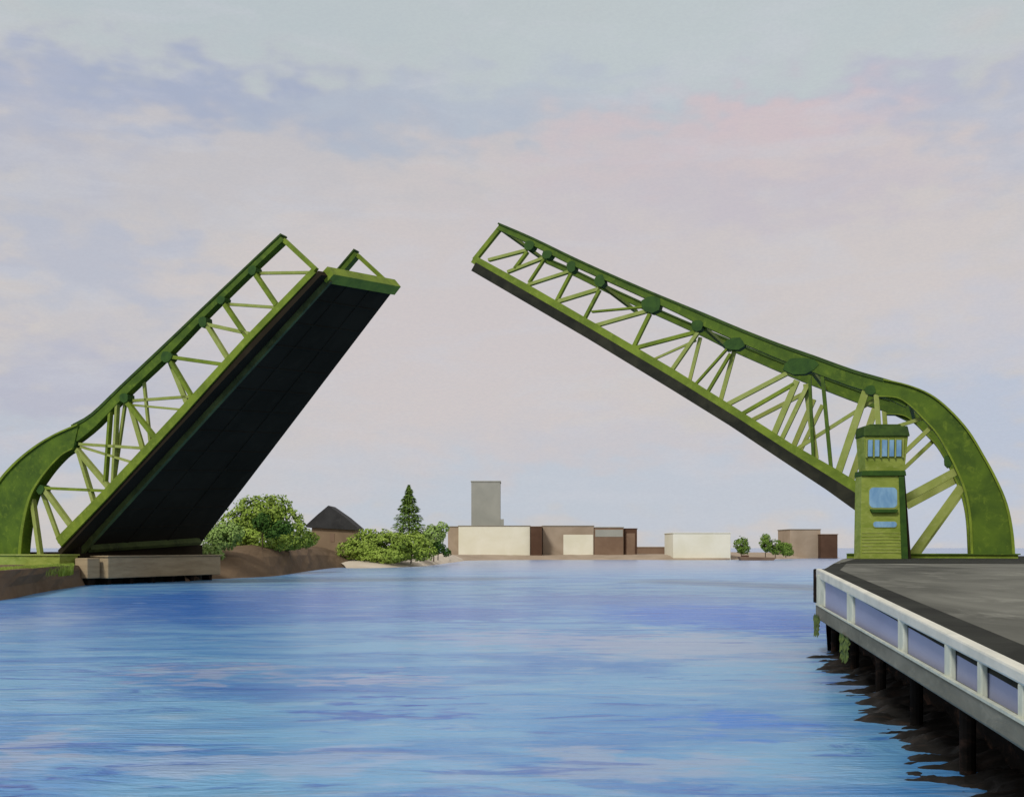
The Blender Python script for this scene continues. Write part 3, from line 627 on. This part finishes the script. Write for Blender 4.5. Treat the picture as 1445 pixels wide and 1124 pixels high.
# barge
k = 440/F; bx0, bx1 = (1043-CX)*k, (1096-CX)*k
bg = empty('barge', ((bx0+bx1)/2, 440, 0), 'flat brown barge moored before the small bushes on the far shore', 'barge')
mb = MB(); zz = CAMH-(785-YH)*k
mb.hexa([(bx0+1, 440, -.3), (bx1-1.5, 440, -.3), (bx1-1.5, 444, -.3), (bx0+1, 444, -.3), (bx0, 439.6, zz), (bx1, 439.6, zz-.3), (bx1, 444.4, zz-.3), (bx0, 444.4, zz)]); mb.build('hull', 'brown', bg, .1)
mb = MB(); mb.box(bx0+1.5, bx0+4, 441, 443.5, zz-.1, zz+.55); mb.build('deck_house', 'dark_brown', bg, .05)
# gabled house
hd = 300; k = hd/F
def hx(p): return (p-CX)*k
def hz(p): return CAMH-(p-YH)*k
hs = empty('gabled_house', (hx(470), hd+5, 4), 'tan house with a dark pointed roof between the trees', 'house')
mb = MB(); mb.box(hx(440), hx(501), hd, hd+10, 3, hz(743)); wl_ = mb.build('wall', 'house_wall', hs)
mb = MB(); ap = (hx(464), hz(713)); L_, R_ = (hx(432), hz(741)), (hx(506), hz(745))
ring = [L_, (hx(449), hz(725.5)), ap, (hx(487), hz(729)), R_, (R_[0]-.2, R_[1]-.5), (L_[0]+.2, L_[1]-.5)]
mb.loft([[(x, hd-.8, z) for x, z in ring], [(x, hd+11, z) for x, z in ring]]); mb.build('roof', 'slate', hs)
mb = MB(); mb.box(hx(466), hx(472), hd-.08, hd+.2, hz(764), hz(752)); mb.build('window', 'brown', hs)

# ---------------------------------------------------------------- trees and bushes
def foliage(mb, blobs, n, size, seed, up=.25):
    n = int(n*1.9); size *= .72
    rnd = random.Random(seed); tot = sum(b[3]*b[4]*b[5] for b in blobs)
    for (cx_, cy_, cz_, rx, ry, rz) in blobs:
        m_ = int(n*rx*ry*rz/tot)+8
        for i in range(m_):
            while True:
                v = Vector((rnd.uniform(-1, 1), rnd.uniform(-1, 1), rnd.uniform(-1, 1)))
                if .05 < v.length < 1: break
            v = v.normalized()*(v.length**.45)
            bump = 1+.28*mnoise.noise(v*2.3+Vector((seed, cx_*.1, 0)))+.16*mnoise.noise(v*6+Vector((seed, 2, cz_)))
            p = Vector((cx_+v.x*rx*bump, cy_+v.y*ry*bump, cz_+v.z*rz*bump))
            if mnoise.noise(p*.45+Vector((seed*3., 0, 0))) < -.28: continue
            nrm = (v+Vector((rnd.gauss(0, .5), rnd.gauss(0, .5), rnd.gauss(0, .5)+up))).normalized()
            t = nrm.orthogonal().normalized(); b = nrm.cross(t); a = rnd.uniform(0, 6.28); t, b = t*math.cos(a)+b*math.sin(a), b*math.cos(a)-t*math.sin(a)
            s = size*rnd.uniform(.55, 1.35)
            mb.quad(p-t*s, p-b*s*.6, p+t*s, p+b*s*.6)
def trunk(mb, x, y, z0, z1, r, seed, limbs=5, spread=2.0):
    rnd = random.Random(seed)
    def limb(p, q, r0, r1):
        d = (q-p).normalized(); t = d.orthogonal().normalized(); b = d.cross(t); rings = []
        for i in range(4):
            f = i/3; c = p.lerp(q, f)+t*math.sin(f*3)*r0*.4; rr = r0+(r1-r0)*f
            rings.append([c+(t*math.cos(a)+b*math.sin(a))*rr for a in [6.283*j/7 for j in range(7)]])
        mb.loft(rings)
    top = Vector((x, y, z1)); limb(Vector((x, y, z0)), top, r, r*.4)
    for i in range(limbs):
        a = 6.28*i/limbs+rnd.random(); h0 = z0+(z1-z0)*rnd.uniform(.35, .8)
        limb(Vector((x, y, h0)), Vector((x+math.cos(a)*spread, y+math.sin(a)*spread, h0+spread*rnd.uniform(.5, 1))), r*.4, r*.1)
def plant(name, label, cat, d, crowns, leaf, n, size, seed, base_py, bark=True, group=None, tr_px=None):
    """crowns: (px, py, rx px, ry px, depth offset m)"""
    k = d/F; blobs = [((px-CX)*k, d+o, CAMH-(py-YH)*k, rx*k, max(rx, ry)*k*.8, ry*k) for px, py, rx, ry, o in crowns]
    bx = ((tr_px or crowns[0][0])-CX)*k; bz = CAMH-(base_py-YH)*k
    r = empty(name, (bx, d, bz), label, cat, group)
    mb = MB(); trunk(mb, bx, d, bz-.8, blobs[0][2]+blobs[0][5]*.4, .035*blobs[0][5]+.08, seed, 6, blobs[0][3]*.55); mb.build('trunk' if cat == 'tree' else 'stems', 'bark', r)
    mb = MB(); foliage(mb, blobs, n, size, seed); mb.build('crown' if cat == 'tree' else 'foliage', leaf, r)
    return r
plant('broadleaf_tree', 'large rounded green tree on the brown bank right of the left drawbridge leaf', 'tree', 218,
      [(362, 728, 36, 30, 0), (386, 720, 26, 22, 1), (336, 745, 30, 24, -1), (405, 740, 26, 24, 0), (418, 756, 20, 16, 1), (372, 760, 46, 18, -2), (340, 762, 30, 18, -3)], 'leaf_a', 9000, .42, 1, 772)
plant('broadleaf_tree', 'dark green tree in the middle of the clump beside the large rounded tree', 'tree', 208,
      [(370, 737, 13, 13, 0), (398, 744, 15, 10, 0), (385, 752, 12, 8, -.5)], 'leaf_b', 1500, .36, 2, 776)
plant('hanging_shrub', 'bright green shrub hanging over the bank at the foot of the left drawbridge leaf', 'shrub', 192,
      [(310, 760, 24, 18, 0), (302, 782, 20, 19, -3), (324, 752, 20, 16, 0), (297, 752, 15, 12, 0)], 'leaf_c', 3200, .36, 3, 798)
plant('olive_shrub', 'olive green shrub below the large tree left of the gabled house', 'shrub', 226,
      [(402, 768, 26, 8, 0), (432, 760, 18, 12, 0), (372, 772, 20, 6, -1)], 'leaf_a', 2200, .36, 4, 778)
plant('low_bush', 'wide low green bush right of the gabled house', 'bush', 292,
      [(520, 772, 34, 20, 0), (498, 776, 24, 13, 0), (548, 768, 28, 20, 0), (540, 784, 34, 11, -3), (518, 754, 16, 9, 0)], 'leaf_a', 5600, .5, 5, 793)
plant('low_bush', 'mid green bush under the tall conifer', 'bush', 296,
      [(580, 770, 30, 19, 0), (596, 778, 20, 13, -1), (566, 780, 20, 12, -1)], 'leaf_a', 3200, .5, 6, 790)
plant('round_bush', 'pale green round bush at the right end of the green bank, left of the warehouses', 'bush', 330,
      [(612, 755, 16, 15, 0), (624, 746, 10, 10, 0), (603, 762, 12, 12, 0)], 'leaf_c', 1800, .5, 7, 788)
plant('round_bush', 'small dark green bush in front of the pale round bush', 'bush', 322,
      [(618, 773, 11, 9, 0), (630, 779, 7, 6, 0)], 'leaf_b', 800, .42, 8, 786)
# conifer: tiers of drooping sprays round a straight trunk
cd = 312; k = cd/F; cxm = (577-CX)*k; zb, ztp = CAMH-(758-YH)*k, CAMH-(684-YH)*k
cf = empty('conifer_tree', (cxm, cd, zb), 'tall pointed conifer standing above the low bushes', 'tree')
mb = MB(); trunk(mb, cxm, cd, zb-2.5, ztp-.3, .28, 5, 0); mb.build('trunk', 'bark', cf)
mb = MB(); rnd = random.Random(9)
for i in range(3600):
    f = rnd.random()**.8; z = ztp-f*(ztp-zb); tier = .72+.28*abs(math.sin(f*19)); R = (31*k)*f**.85*tier
    a = rnd.uniform(0, 6.283); rr = R*rnd.uniform(.35, 1.05); p = Vector((cxm+math.cos(a)*rr, cd+math.sin(a)*rr, z-rr*.18))
    o = Vector((math.cos(a), math.sin(a), -.35)).normalized(); sd_ = Vector((-math.sin(a), math.cos(a), rnd.uniform(-.5, .5))).normalized(); s = rnd.uniform(.3, .65)
    mb.quad(p-o*s, p-sd_*s*.5, p+o*s, p+sd_*s*.5)
mb.build('crown', 'leaf_d', cf)
for i, (px, py, rx, ry, lb) in enumerate([(1046, 768, 11, 11, 'small round green bush right beside the lone cream hall'), (1080, 764, 8, 12, 'small upright green bush, the taller in the middle of the far shore row'),
                          (1094, 770, 12, 9, 'small spreading green bush next to the upright one on the far shore'), (1109, 773, 9, 8, 'small green bush at the left corner of the pale tan building')]):
    plant('shore_bush', lb, 'bush', 470, [(px, py, rx, ry, 0), (px+3, py+6, rx*.9, ry*.7, 0)], 'leaf_d', 900, .55, 20+i, 784, group='small bushes on the far shore')
